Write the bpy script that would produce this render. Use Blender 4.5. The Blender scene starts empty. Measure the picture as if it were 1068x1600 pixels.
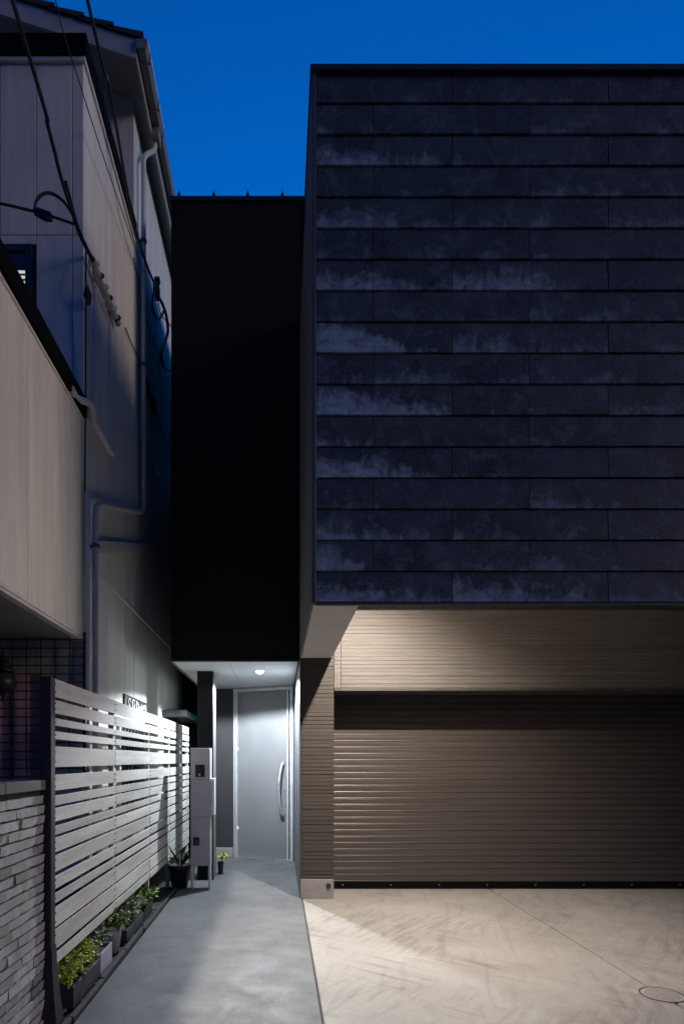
import bpy, bmesh, math, random
from mathutils import Vector, Matrix

random.seed(11)
sc = bpy.context.scene
COL = sc.collection
R = math.radians

# ------------------------------------------------------------------ camera, sky, lamps, exposure
F, VX, VY, HC = 950.0, 436.0, 1188.0, 1.45          # focal length in photo pixels, vanishing point, eye height
cd = bpy.data.cameras.new('camera'); cam = bpy.data.objects.new('camera', cd); COL.objects.link(cam)
cam.location = (0, 0, HC); cam.rotation_euler = (R(90), 0, 0)
cd.sensor_width = 36; cd.lens = F / 1600 * 36
cd.shift_x = (534 - VX) / 1600; cd.shift_y = (VY - 800) / 1600
cd.clip_start = .05; cd.clip_end = 600
sc.camera = cam

w = bpy.data.worlds.new("World"); sc.world = w; w.use_nodes = True
wn, wl = w.node_tree.nodes, w.node_tree.links
sky = wn.new('ShaderNodeTexSky'); sky.sky_type = 'NISHITA'; sky.sun_disc = False
sky.sun_elevation = R(-3.8); sky.sun_rotation = R(8)   # sun just below the horizon, ahead
sky.ozone_density = 4.0; sky.air_density = 1.0; sky.dust_density = .2
tint = wn.new('ShaderNodeMix'); tint.data_type = 'RGBA'; tint.blend_type = 'MULTIPLY'; tint.inputs[0].default_value = 1
tint.inputs[7].default_value = (.01, 1.72, 1.55, 1)                       # cool white balance of the dusk picture
wl.new(sky.outputs[0], tint.inputs[6]); wl.new(tint.outputs[2], wn['Background'].inputs[0])
wn['Background'].inputs[1].default_value = .132

vs = sc.view_settings
vs.view_transform = 'Standard'; vs.look = 'None'; vs.gamma = 1; vs.use_curve_mapping = False
vs.exposure = 6.0
sc.render.engine = 'CYCLES'
sc.cycles.use_denoising = True
sc.cycles.max_bounces = 10; sc.cycles.diffuse_bounces = 6
sc.cycles.sample_clamp_indirect = 4

ENTRY_W, GARAGE_W = 7.9, 12.6


# added warm fill light low on the right, behind the viewer: one very weak, very soft sun
sl = bpy.data.lights.new('warm_fill', 'SUN'); sl.energy = .0132; sl.angle = R(24); sl.color = (1.0, .80, .64)
so_ = bpy.data.objects.new('warm_fill', sl); COL.objects.link(so_)
so_.rotation_euler = Vector((-.93, .24, -.30)).to_track_quat('-Z', 'Y').to_euler()


def lamp(name, loc, power, col, radius, spot=None, blend=.3, aim=(0, 0, -1)):
    l = bpy.data.lights.new(name, 'SPOT'); l.energy = power; l.color = col; l.shadow_soft_size = radius
    l.spot_size = R(spot); l.spot_blend = blend
    o = bpy.data.objects.new(name, l); COL.objects.link(o); o.location = loc
    o.rotation_euler = Vector(aim).to_track_quat('-Z', 'Y').to_euler()
    return o


def batwing(o):
    """wide-throw lens: weaker straight down, stronger towards the sides"""
    l = o.data; l.use_nodes = True; nt = l.node_tree
    tc = nt.nodes.new('ShaderNodeTexCoord'); sx = nt.nodes.new('ShaderNodeSeparateXYZ')
    ab = nt.nodes.new('ShaderNodeMath'); ab.operation = 'ABSOLUTE'
    mm = nt.nodes.new('ShaderNodeMath'); mm.operation = 'MULTIPLY_ADD'; mm.inputs[1].default_value = -1.5; mm.inputs[2].default_value = 1.95
    nt.links.new(tc.outputs['Normal'], sx.inputs[0]); nt.links.new(sx.outputs[2], ab.inputs[0]); nt.links.new(ab.outputs[0], mm.inputs[0])
    nt.links.new(mm.outputs[0], nt.nodes['Emission'].inputs['Strength'])


# ------------------------------------------------------------------ helpers
def P(px, py, D):
    return Vector(((px - VX) * D / F, D, HC + (VY - py) * D / F))


def DX(px, X):
    return X * F / (px - VX)


def ZZ(py, D):
    return HC + (VY - py) * D / F


def XX(px, D):
    return (px - VX) * D / F


class MB:
    """collects geometry in one bmesh"""
    def __init__(s):
        s.bm = bmesh.new()

    def box(s, x0, x1, y0, y1, z0, z1, bev=0.0, rot=None, piv=None):
        v = [s.bm.verts.new(c) for c in ((x0, y0, z0), (x1, y0, z0), (x1, y1, z0), (x0, y1, z0),
                                         (x0, y0, z1), (x1, y0, z1), (x1, y1, z1), (x0, y1, z1))]
        f = [s.bm.faces.new([v[i] for i in q]) for q in
             ((3, 2, 1, 0), (4, 5, 6, 7), (0, 1, 5, 4), (1, 2, 6, 5), (2, 3, 7, 6), (3, 0, 4, 7))]
        if rot is not None:
            bmesh.ops.rotate(s.bm, verts=v, cent=piv or ((x0+x1)/2, (y0+y1)/2, (z0+z1)/2), matrix=rot)
        if bev:
            es = list({e for q in f for e in q.edges})
            bmesh.ops.bevel(s.bm, geom=es, offset=bev, segments=1, affect='EDGES', profile=.5)
        return s

    def hexa(s, pts):
        v = [s.bm.verts.new(c) for c in pts]
        for q in ((3, 2, 1, 0), (4, 5, 6, 7), (0, 1, 5, 4), (1, 2, 6, 5), (2, 3, 7, 6), (3, 0, 4, 7)):
            s.bm.faces.new([v[i] for i in q])
        return s

    def face(s, pts):
        s.bm.faces.new([s.bm.verts.new(p) for p in pts]); return s

    def tube(s, pts, r, n=8, caps=True, smooth=True):
        pts = [Vector(p) for p in pts]; rings = []
        rr = r if isinstance(r, (list, tuple)) else [r] * len(pts)
        up = None
        for i, p in enumerate(pts):
            t = (pts[min(i+1, len(pts)-1)] - pts[max(i-1, 0)]).normalized()
            if up is None:
                up = t.orthogonal().normalized()
            up = (up - t * up.dot(t)).normalized()
            b = t.cross(up)
            rings.append([s.bm.verts.new(p + (up * math.cos(a) + b * math.sin(a)) * rr[i])
                          for a in [2*math.pi*k/n for k in range(n)]])
        for a, b in zip(rings, rings[1:]):
            for k in range(n):
                f = s.bm.faces.new((a[k], a[(k+1) % n], b[(k+1) % n], b[k])); f.smooth = smooth
        if caps:
            s.bm.faces.new(rings[0][::-1]); s.bm.faces.new(rings[-1])
        return s

    def lathe(s, prof, c=(0, 0, 0), n=24, smooth=True):
        c = Vector(c); rings = []
        for r, z in prof:
            rings.append([s.bm.verts.new(c + Vector((r*math.cos(2*math.pi*k/n), r*math.sin(2*math.pi*k/n), z))) for k in range(n)])
        for a, b in zip(rings, rings[1:]):
            for k in range(n):
                f = s.bm.faces.new((a[k], a[(k+1) % n], b[(k+1) % n], b[k])); f.smooth = smooth
        s.bm.faces.new(rings[0][::-1]); s.bm.faces.new(rings[-1])
        return s

    def extr(s, prof, x0, x1):
        """profile of (y,z) points run along x"""
        a = [s.bm.verts.new((x0, y, z)) for y, z in prof]; b = [s.bm.verts.new((x1, y, z)) for y, z in prof]
        n = len(prof)
        for i in range(n):
            s.bm.faces.new((a[i], a[(i+1) % n], b[(i+1) % n], b[i]))
        s.bm.faces.new(a[::-1]); s.bm.faces.new(b)
        return s

    def mesh(s, name, mat):
        bmesh.ops.recalc_face_normals(s.bm, faces=s.bm.faces[:])
        me = bpy.data.meshes.new(name); s.bm.to_mesh(me); s.bm.free(); me.materials.append(mat)
        return me

    def obj(s, name, mat, parent=None, loc=None):
        return link(name, s.mesh(name, mat), parent, loc)


def link(name, me, parent=None, loc=None):
    o = bpy.data.objects.new(name, me); COL.objects.link(o)
    if loc is not None: o.location = loc
    if parent is not None: o.parent = parent
    return o


def tag(o, label=None, cat=None, group=None, kind=None):
    if label: o['label'] = label
    if cat: o['category'] = cat
    if group: o['group'] = group
    if kind: o['kind'] = kind
    return o


def thing(name, label, cat, loc=(0, 0, 0), group=None):
    o = bpy.data.objects.new(name, None); COL.objects.link(o); o.location = loc; o.empty_display_size = .2
    return tag(o, label, cat, group)


def copy_tree(o, parent=None):
    c = o.copy(); COL.objects.link(c); c.parent = parent
    for ch in o.children: copy_tree(ch, c)
    return c


def catmull(pts, k=6):
    pts = [Vector(p) for p in pts]; q = [pts[0]*2 - pts[1]] + pts + [pts[-1]*2 - pts[-2]]; out = []
    for i in range(1, len(q)-2):
        a, b, c, d = q[i-1:i+3]
        for j in range(k):
            t = j/k
            out.append(.5*((2*b) + (c-a)*t + (2*a-5*b+4*c-d)*t*t + (3*b-a-3*c+d)*t**3))
    return out + [pts[-1]]


# ------------------------------------------------------------------ materials
class NT:
    def __init__(s, name):
        s.m = bpy.data.materials.new(name); s.m.use_nodes = True
        s.n, s.l = s.m.node_tree.nodes, s.m.node_tree.links
        s.b = s.n['Principled BSDF']

    def node(s, t, ins=None, **kw):
        n = s.n.new(t)
        for k, v in kw.items(): setattr(n, k, v)
        for k, v in (ins or {}).items():
            if hasattr(v, 'is_linked') or isinstance(v, bpy.types.NodeSocket): s.l.new(v, n.inputs[k])
            else: n.inputs[k].default_value = v
        return n

    def coord(s, kind='Object', scale=(1, 1, 1), rot=(0, 0, 0), rnd=False):
        tc = s.node('ShaderNodeTexCoord')
        v = tc.outputs[kind]
        if rnd:
            oi = s.node('ShaderNodeObjectInfo')
            m = s.node('ShaderNodeMath', {0: oi.outputs['Random'], 1: 57.0}, operation='MULTIPLY')
            cx = s.node('ShaderNodeCombineXYZ', {0: m.outputs[0], 1: m.outputs[0], 2: m.outputs[0]})
            v = s.node('ShaderNodeVectorMath', {0: v, 1: cx.outputs[0]}, operation='ADD').outputs[0]
        return s.node('ShaderNodeMapping', {'Vector': v, 'Scale': scale, 'Rotation': rot}).outputs[0]

    def noise(s, vec, scale=5, detail=6, rough=.6, dist=0):
        return s.node('ShaderNodeTexNoise', {'Vector': vec, 'Scale': scale, 'Detail': detail, 'Roughness': rough, 'Distortion': dist}).outputs[0]

    def ramp(s, fac, stops):
        r = s.node('ShaderNodeValToRGB', {0: fac}); e = r.color_ramp.elements
        while len(e) < len(stops): e.new(.5)
        for i, (p, c) in enumerate(stops):
            e[i].position = p; e[i].color = (*c, 1) if isinstance(c, tuple) else (c, c, c, 1)
        return r.outputs[0]

    def mix(s, fac, a, b, mode='MIX'):
        n = s.node('ShaderNodeMix', data_type='RGBA', blend_type=mode)
        for i, v in ((0, fac), (6, a), (7, b)):
            if isinstance(v, bpy.types.NodeSocket): s.l.new(v, n.inputs[i])
            else: n.inputs[i].default_value = (*v, 1) if isinstance(v, tuple) else v
        return n.outputs[2]

    def math(s, op, a, b):
        return s.node('ShaderNodeMath', {0: a, 1: b}, operation=op).outputs[0]

    def out(s, col, rough=.6, bump=None, bstr=.3, bdist=.01, metal=0, spec=.5):
        for k, v in (('Base Color', col), ('Roughness', rough), ('Metallic', metal), ('Specular IOR Level', spec)):
            if isinstance(v, bpy.types.NodeSocket): s.l.new(v, s.b.inputs[k])
            else: s.b.inputs[k].default_value = (*v, 1) if isinstance(v, tuple) else v
        if bump is not None:
            bn = s.node('ShaderNodeBump', {'Height': bump, 'Strength': bstr, 'Distance': bdist})
            s.l.new(bn.outputs[0], s.b.inputs['Normal'])
        return s.m


def worn(name, col, var=.25, scale=6, rough=.6, bump=.15, stretch=(1, 1, 1), metal=0, spec=.4, rnd=True, fine=60, dirt=.5, pv=0):
    t = NT(name); v = t.coord('Object', stretch, rnd=rnd)
    a = t.noise(v, scale, 7, .62); b = t.noise(v, fine, 4, .6)
    hi = tuple(min(1, c*(1+var)) for c in col); lo = tuple(c*(1-var) for c in col)
    c = t.mix(t.ramp(a, [(.3, 0.), (.7, 1.)]), lo, hi)
    c = t.mix(t.math('MULTIPLY', t.ramp(b, [(.45, 0.), (.75, 1.)]), .35*dirt), c, tuple(x*.45 for x in col))
    if pv:
        c = t.mix(t.math('MULTIPLY', t.node('ShaderNodeObjectInfo').outputs['Random'], pv), c, tuple(x*.35 for x in col))
    r = t.ramp(a, [(.3, max(.05, rough-.1)), (.7, min(1, rough+.12))])
    return t.out(c, r, b, bump, .004, metal, spec)


def plain(name, col, rough=.5, metal=0, spec=.5):
    t = NT(name); v = t.coord('Object', rnd=True); a = t.noise(v, 14, 5)
    c = t.mix(a, tuple(x*.85 for x in col), tuple(min(1, x*1.15) for x in col))
    return t.out(c, rough, a, .05, .002, metal, spec)


def emit(name, col, strength):
    t = NT(name); t.b.inputs['Base Color'].default_value = (*col, 1)
    t.b.inputs['Emission Color'].default_value = (*col, 1); t.b.inputs['Emission Strength'].default_value = strength
    return t.m


def mat_facade():
    """dark fired siding board; obj.color[0] says how much pale bloom the board carries"""
    t = NT('dark_siding')
    v = t.coord('Object', rnd=True)
    big = t.noise(v, 2.2, 8, .68, .4); mid = t.noise(v, 7, 8, .72, .6); fine = t.noise(v, 70, 5, .7)
    streak = t.noise(t.coord('Object', (1, 1, .22), rnd=True), 26, 6, .7)
    oi = t.node('ShaderNodeObjectInfo'); sep = t.node('ShaderNodeSeparateColor', {0: oi.outputs['Color']})
    gen = t.node('ShaderNodeTexCoord').outputs['Generated']; sx = t.node('ShaderNodeSeparateXYZ', {0: gen})
    base = t.mix(t.ramp(big, [(.35, 0.), (.65, 1.)]), (.017, .024, .032), (.048, .062, .077))
    base = t.mix(t.math('MULTIPLY', t.ramp(mid, [(.50, 0.), (.62, 1.)]), .75), base, (.085, .103, .122))
    base = t.mix(t.math('MULTIPLY', t.ramp(fine, [(.53, 0.), (.66, 1.)]), .6), base, (.13, .137, .155))
    base = t.mix(t.math('MULTIPLY', t.ramp(t.noise(v, 3.1, 8, .75, .8), [(.54, 0.), (.70, 1.)]), .75), base, (.010, .011, .014))
    # bloom: pale lime that dried along the lower edge of a board, torn upwards by streaks
    h = t.math('SUBTRACT', 1.0, sx.outputs[2])
    f = t.math('ADD', t.math('MULTIPLY', h, .42), t.math('MULTIPLY', mid, .75))
    f = t.math('ADD', f, t.math('MULTIPLY', streak, .50))
    f = t.math('ADD', f, t.math('MULTIPLY', t.noise(v, 1.6, 5, .6, .5), .95))
    f = t.math('ADD', f, t.math('MULTIPLY', sep.outputs[0], .40))
    f = t.math('SUBTRACT', f, t.math('MULTIPLY', t.math('POWER', sx.outputs[0], 2.0), t.math('MULTIPLY', sep.outputs[0], .30)))
    f = t.ramp(t.math('SUBTRACT', f, 1.10), [(.45, 0.), (.56, .30), (.66, .75), (.85, 1.)])
    f = t.math('MULTIPLY', f, t.math('ADD', .28, t.math('MULTIPLY', sep.outputs[0], .5)))
    f = t.math('MULTIPLY', f, t.ramp(t.noise(v, 16, 6, .75), [(.34, .35), (.6, 1.)]))
    c = t.mix(f, base, (.42, .52, .63))
    return t.out(c, .62, t.math('ADD', t.math('MULTIPLY', fine, .5), mid), .35, .004, 0, .35)


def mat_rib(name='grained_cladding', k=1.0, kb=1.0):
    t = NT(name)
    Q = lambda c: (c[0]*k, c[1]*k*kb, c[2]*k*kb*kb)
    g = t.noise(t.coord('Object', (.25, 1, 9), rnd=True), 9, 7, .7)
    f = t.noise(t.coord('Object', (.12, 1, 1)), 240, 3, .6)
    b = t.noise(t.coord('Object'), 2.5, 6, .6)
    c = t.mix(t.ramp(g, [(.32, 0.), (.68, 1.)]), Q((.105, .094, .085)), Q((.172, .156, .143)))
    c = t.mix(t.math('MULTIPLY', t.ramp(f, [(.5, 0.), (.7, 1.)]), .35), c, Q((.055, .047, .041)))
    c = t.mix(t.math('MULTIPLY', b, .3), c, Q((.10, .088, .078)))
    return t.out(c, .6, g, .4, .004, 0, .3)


def mat_concrete(name, lo, hi, warm, swirl=True, seed=0.0):
    t = NT(name)
    v = t.node('ShaderNodeMapping', {'Vector': t.node('ShaderNodeTexCoord').outputs['Object'], 'Location': (seed, seed, 0)}).outputs[0]
    big = t.noise(v, .8, 8, .62, .3); mid = t.noise(v, 4.2, 9, .7, .5); fine = t.noise(v, 90, 4, .65)
    c = t.mix(t.ramp(big, [(.3, 0.), (.68, 1.)]), lo, hi)
    c = t.mix(t.math('MULTIPLY', t.ramp(mid, [(.45, 0.), (.72, 1.)]), .42), c, warm)
    c = t.mix(t.math('MULTIPLY', t.ramp(fine, [(.52, 0.), (.70, 1.)]), .5), c, tuple(x*.5 for x in lo))
    pores = t.noise(v, 33, 6, .75)
    c = t.mix(t.math('MULTIPLY', t.ramp(pores, [(.56, 0.), (.68, 1.)]), .45), c, tuple(x*.55 for x in lo))
    if swirl:
        # arcs left by the trowel and by turning tyres
        def streaks(rot, sc_, nz, lo_, hi_, dist):
            m = t.node('ShaderNodeMapping', {'Vector': v, 'Rotation': (0, 0, R(rot)), 'Scale': tuple(1/q for q in sc_)}, vector_type='TEXTURE').outputs[0]
            return t.ramp(t.noise(m, nz, 5, .55, dist), [(lo_, 0.), (hi_, 1.)])
        mask = t.ramp(t.noise(v, .9, 3, .5), [(.42, 0.), (.62, 1.)])
        s1 = streaks(52, (1, 8, 1), 1.5, .50, .62, 1.4)
        s2 = streaks(-38, (1, 10, 1), 1.1, .51, .63, 1.8)
        s3 = streaks(75, (.8, 6, 1), 1.7, .55, .70, 1.0)
        m2 = t.ramp(t.noise(v, 1.7, 3, .5), [(.48, 0.), (.66, 1.)])
        d = tuple(x*.42 for x in lo)
        c = t.mix(t.math('MULTIPLY', t.math('MULTIPLY', s1, mask), .42), c, d)
        c = t.mix(t.math('MULTIPLY', t.math('MULTIPLY', s2, m2), .5), c, d)
        c = t.mix(t.math('MULTIPLY', s3, .3), c, d)
        blot = t.ramp(t.noise(v, 1.3, 7, .7, .9), [(.58, 0.), (.76, 1.)])
        c = t.mix(t.math('MULTIPLY', blot, .4), c, tuple(x*.6 for x in lo))
    else:
        blot = t.ramp(t.noise(v, 2.1, 7, .7, .5), [(.5, 0.), (.75, 1.)])
        c = t.mix(t.math('MULTIPLY', blot, .62), c, tuple(x*.5 for x in lo))
    r = t.ramp(mid, [(.3, .5), (.7, .78)])
    return t.out(c, r, t.math('ADD', t.math('MULTIPLY', fine, .35), mid), .28, .006, 0, .4)


def mat_foliage(name, a, b):
    t = NT(name)
    g = t.noise(t.coord('Object'), 34, 3); 
    c = t.mix(t.ramp(g, [(.3, 0.), (.7, 1.)]), a, b)
    t.out(c, .5, None, spec=.4)
    return t.m


M = {}
M['facade'] = mat_facade()
M['rib'] = mat_rib()
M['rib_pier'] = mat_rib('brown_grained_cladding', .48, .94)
M['flank'] = worn('flank_siding', (.13, .12, .115), .35, 5, .7, .5, stretch=(1, 1, 3), spec=.3, dirt=1)
M['drive'] = mat_concrete('driveway_concrete', (.255, .242, .222), (.355, .338, .312), (.28, .262, .236), True, 3.1)
M['path'] = mat_concrete('path_concrete', (.088, .092, .099), (.172, .178, .186), (.13, .13, .132), False, 8.4)
M['asphalt'] = worn('asphalt', (.055, .055, .058), .3, 3, .9, .5, rnd=False)
M['soil'] = worn('soil', (.05, .043, .035), .4, 20, .95, .8, rnd=False)
M['kerb'] = worn('kerb_concrete', (.05, .05, .053), .35, 14, .8, .4)
M['tower'] = worn('matt_black_cladding', (.010, .010, .011), .2, 3, .8, .1, spec=.12)
M['trim_black'] = worn('black_painted_metal', (.018, .018, .021), .3, 10, .45, .1, spec=.4)
M['trim_dark'] = worn('dark_metal_trim', (.055, .057, .066), .2, 8, .4, .1, spec=.5)
M['soffit'] = worn('soffit_board', (.42, .42, .415), .05, 5, .7, .06, spec=.3, dirt=.15)
M['soffit_warm'] = worn('porch_soffit_board', (.50, .46, .42), .08, 5, .75, .08, spec=.3, dirt=.3)
M['dark_wall'] = worn('dark_entry_wall', (.026, .026, .028), .2, 8, .7, .15, stretch=(1, 1, .3), spec=.3)
M['side_white'] = worn('pale_entry_return', (.14, .15, .165), .1, 6, .5, .06, spec=.4, dirt=.2)
M['door'] = worn('grey_door_steel', (.172, .178, .188), .06, 4, .42, .05, stretch=(1, 1, .4), spec=.45, dirt=.2)
M['alu'] = worn('satin_aluminium', (.60, .61, .62), .08, 10, .32, .04, metal=.75, dirt=.2)
M['alu_frame'] = worn('door_frame_aluminium', (.52, .53, .55), .08, 8, .38, .04, metal=.35, dirt=.2)
M['shutter'] = worn('brown_shutter_steel', (.076, .064, .056), .05, 1.2, .40, .0, stretch=(.4, 1, 1), metal=.2, spec=.5, dirt=.0)
M['shutter_box'] = worn('shutter_guide_metal', (.06, .055, .05), .15, 5, .5, .05, spec=.4)
M['plinth'] = worn('rendered_plinth', (.27, .25, .235), .15, 8, .8, .2)
M['plinth_dark'] = worn('dark_coping', (.10, .098, .098), .25, 10, .8, .4)
M['rubber'] = worn('black_rubber', (.015, .015, .015), .2, 20, .7, .1)
M['shade_band'] = worn('dark_shade_band', (.045, .044, .043), .25, 6, .85, .3)  # dark colour stands in for shade low behind the fence
M['deep_black'] = worn('deep_black_paint', (.005, .005, .0055), .2, 12, .9, .05, spec=.05)
M['bolt'] = plain('zinc_bolt', (.22, .21, .20), .5, .4)
M['white_side'] = worn('white_siding', (.66, .63, .56), .14, 2.6, .7, .3, stretch=(3, 3, .22), spec=.3, fine=110, dirt=.6)
M['white_trim'] = worn('white_trim', (.62, .61, .60), .08, 9, .5, .08, spec=.4, dirt=.6)
M['pipe'] = worn('pvc_downpipe', (.50, .48, .46), .1, 6, .45, .05, spec=.45, dirt=.6)
M['gutter'] = worn('brown_gutter', (.20, .18, .165), .15, 8, .45, .05, spec=.45)
M['tile'] = worn('black_roof_tile', (.03, .03, .032), .3, 20, .7, .3)
M['barge'] = worn('grey_barge_board', (.40, .39, .385), .08, 6, .6, .08, dirt=.4)
M['eaves'] = worn('eaves_board', (.33, .31, .29), .08, 6, .7, .08)
M['cable'] = plain('black_cable', (.012, .012, .013), .5)
M['beige'] = worn('beige_cable_cover', (.45, .42, .36), .15, 20, .6, .1, dirt=1)
M['glass_dark'] = NT('dark_glass').out((.012, .013, .016), .06, None, spec=.5)
M['blind'] = emit('lit_blind_slat', (1.0, .93, .80), .009)
M['slat'] = worn('grey_weathered_board', (.50, .49, .475), .26, 2.6, .62, .35, stretch=(4, .45, 6), spec=.3, fine=38, dirt=1.6, pv=.35)
M['post'] = worn('dark_stained_post', (.026, .019, .029), .25, 6, .6, .2, stretch=(3, 3, .5), spec=.3)
M['brick'] = worn('grey_brick', (.33, .33, .335), .28, 7, .8, .7, spec=.3, fine=45, dirt=1.2, pv=.7)
M['mortar'] = worn('mortar', (.03, .03, .03), .3, 10, .9, .4)
M['mail'] = worn('mailbox_powder_coat', (.42, .41, .42), .05, 6, .5, .04, spec=.4, dirt=.2)
M['mail_white'] = worn('white_intercom_shell', (.78, .78, .78), .03, 8, .45, .03, spec=.4, dirt=.1)
M['screen'] = plain('black_plastic', (.012, .012, .014), .25)
M['pot_black'] = worn('black_plastic_pot', (.028, .028, .03), .2, 12, .5, .1, spec=.4)
M['pot_lilac'] = worn('lilac_grey_pot', (.28, .27, .36), .12, 12, .55, .1, spec=.4)
M['pot_dark'] = worn('dark_grey_planter', (.03, .03, .042), .15, 12, .6, .1, spec=.4)
M['leaf_bright'] = mat_foliage('bright_leaf', (.26, .33, .03), (.52, .58, .08))
M['leaf_mid'] = mat_foliage('mid_leaf', (.08, .15, .025), (.20, .29, .05))
M['leaf_dark'] = mat_foliage('dark_leaf', (.018, .034, .012), (.05, .075, .03))
M['leaf_pale'] = mat_foliage('pale_leaf', (.12, .17, .10), (.26, .31, .18))
M['stone'] = worn('pebble', (.22, .215, .21), .35, 15, .8, .4)
M['cover'] = worn('cast_cover', (.34, .31, .28), .25, 60, .7, .6, rnd=False)
M['curtain'] = worn('mauve_render', (.50, .31, .345), .25, 3, .8, .2, stretch=(1, 1, 3), spec=.2)
M['grid'] = plain('black_wire', (.012, .011, .012), .5, .2)
M['white_paint'] = plain('white_paint', (.7, .7, .68), .6)
M['lamp'] = emit('lamp_lens', (.93, .97, 1.0), .12)
M['lamp_warm'] = emit('warm_lamp_lens', (1.0, .86, .68), 1.0)

# ------------------------------------------------------------------ ground
def setting(name, mb, mat):
    return tag(mb.obj(name, mat), kind='structure')


setting('ground', MB().box(-150, 150, -150, 200, -.30, -.035), M['asphalt'])
S_X = .243
setting('entrance_path', MB().box(-1.135, S_X-.004, -1.2, 9.35, -.12, 0, .006), M['path'])
for x0, x1 in ((S_X+.004, 2.359), (2.373, 7.0)):
    setting('driveway', MB().box(x0, x1, -1.2, 7.1, -.12, 0, .006), M['drive'])
setting('joint_filler', MB().box(-1.13, 6.9, -1.1, 7.0, -.2, -.010), M['mortar'])
setting('planting_strip', MB().box(-1.60, -1.185, -1.2, 9.3, -.12, -.012), M['soil'])

kerb = thing('path_kerb', 'low dark edging kerb along the left side of the path', 'kerb', (-1.16, 0, 0))
kme = MB().box(-.020, .010, .004, .596, -.1, .020, .005).mesh('kerb_stone', M['kerb'])
for k in range(11):
    o = link('kerb_stone', kme, kerb, (random.uniform(-.004, .004), 1.6 + k*.6, random.uniform(-.004, .003)))
    o.rotation_euler = (0, 0, random.uniform(-.008, .008))
# pebbles that spill over the kerb
pm = []
for k in range(5):
    m = MB(); bmesh.ops.create_icosphere(m.bm, subdivisions=1, radius=1)
    for v in m.bm.verts: v.co *= random.uniform(.75, 1.15); v.co.z *= .6
    pm.append(m.mesh('pebble', M['stone']))
pb = MB()
for k in range(150):
    y = random.uniform(2.9, 6.0); x = random.uniform(-1.34, -1.19); s = random.uniform(.007, .020)
    m = Matrix.Translation((x, y, s*.3 - .010)) @ Matrix.Rotation(random.uniform(0, 6), 4, 'Z') @ Matrix.Diagonal((s, s*random.uniform(.7, 1.2), s*.7, 1))
    bmesh.ops.create_icosphere(pb.bm, subdivisions=1, radius=1, matrix=m)
tag(pb.obj('pebbles', M['stone']), 'grey pebbles scattered in the planting strip beside the kerb', 'pebbles', kind='stuff')

# ------------------------------------------------------------------ the dark house
D1, DW, DS, DT, ZS, ZTOP, BX, BR = 4.19, 6.38, 6.853, 6.63, 2.53, 6.23, .225, 6.2
house = thing('dark_house', 'dark boxy house with overhanging panelled upper floor, black tower and garage', 'house', (BX, D1, 0))
HL = Vector(house.location)


def hpart(name, mb, mat, parent=None):
    o = mb.obj(name, mat, parent or house)
    if parent is None: o.location = -HL
    return o


# front of the upper floor: backing + boards
fac = hpart('facade', MB().box(BX+.012, BR, D1+.022, D1+.20, ZS+.006, ZTOP-.03), M['trim_black'])
ROWS, RZ0 = 17, 2.535
rh = (ZZ(113, D1) - RZ0) / ROWS
xs_a = [493+5, 583, 827, 1070]; PWD = 243.5 * D1 / F
meshes = {}


def board(x0, x1, row, stain):
    wd = round(x1-x0, 3)
    if wd not in meshes:
        m = MB(); g = .0022
        # lapped board: lower lip stands 9 mm prouder than the top
        a = [(g, .020, g), (wd-g, .020, g), (wd-g, .020, rh-.002), (g, .020, rh-.002)]
        v = [m.bm.verts.new(c) for c in
             ((g, .020, .007), (wd-g, .020, .007), (wd-g, -.004, .007), (g, -.004, .007),
              (g, .020, rh-.001), (wd-g, .020, rh-.001), (wd-g, .007, rh-.001), (g, .007, rh-.001))]
        for q in ((0, 1, 2, 3), (7, 6, 5, 4), (3, 2, 6, 7), (2, 1, 5, 6), (1, 0, 4, 5), (0, 3, 7, 4)):
            m.bm.faces.new([v[i] for i in q])
        bmesh.ops.recalc_face_normals(m.bm, faces=m.bm.faces[:])
        bmesh.ops.bevel(m.bm, geom=m.bm.edges[:], offset=.002, segments=1, affect='EDGES')
        meshes[wd] = m.mesh('panel', M['facade'])
    o = link('panel', meshes[wd], fac, (x0, D1 + random.uniform(0, .0012), RZ0 + row*rh))
    o.rotation_euler = (random.uniform(-.003, .003), 0, random.uniform(-.0008, .0008))
    o.color = (stain, 0, 0, 1)


BL = (.30, .85, .70, .90, 1.05, .98, 1.12, .72, .84)
xl = BX + .030
for r in range(ROWS):
    top = ROWS - 1 - r                       # row counted from the top, 0..16
    b_row = top % 2 == 0
    x = XX(706 if b_row else 583, D1)
    edges = [xl, x]
    while edges[-1] < BR - .3: edges.append(edges[-1] + PWD)
    edges[-1] = BR
    for i, (a, b) in enumerate(zip(edges, edges[1:])):
        if i == 0: st = BL[top//2] if b_row else (.28, .1, .35, .2, .4, .55, .5, .7)[top//2]
        elif i == 1: st = random.choice((.2, .45, .7, .85)) if (b_row and top > 4) else random.choice((.08, .15, .35))
        else: st = random.choice((0, .08, .15, .3, .45))
        board(a, b, r, st)
hpart('corner_trim', MB().box(BX, BX+.028, D1-.008, D1+.03, ZS, ZTOP-.05, .003), M['trim_dark'])
hpart('bottom_trim', MB().box(BX+.028, BR, D1-.010, D1+.021, ZS-.012, ZS+.004, .002), M['trim_dark'])
cp = hpart('coping', MB().box(BX-.012, BR+.02, D1-.022, D1+.24, ZTOP-.045, ZTOP, .004)
           .box(BX-.012, BX+.2, D1+.24, 12.0, ZTOP-.045, ZTOP, .004), M['trim_black'])
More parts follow.
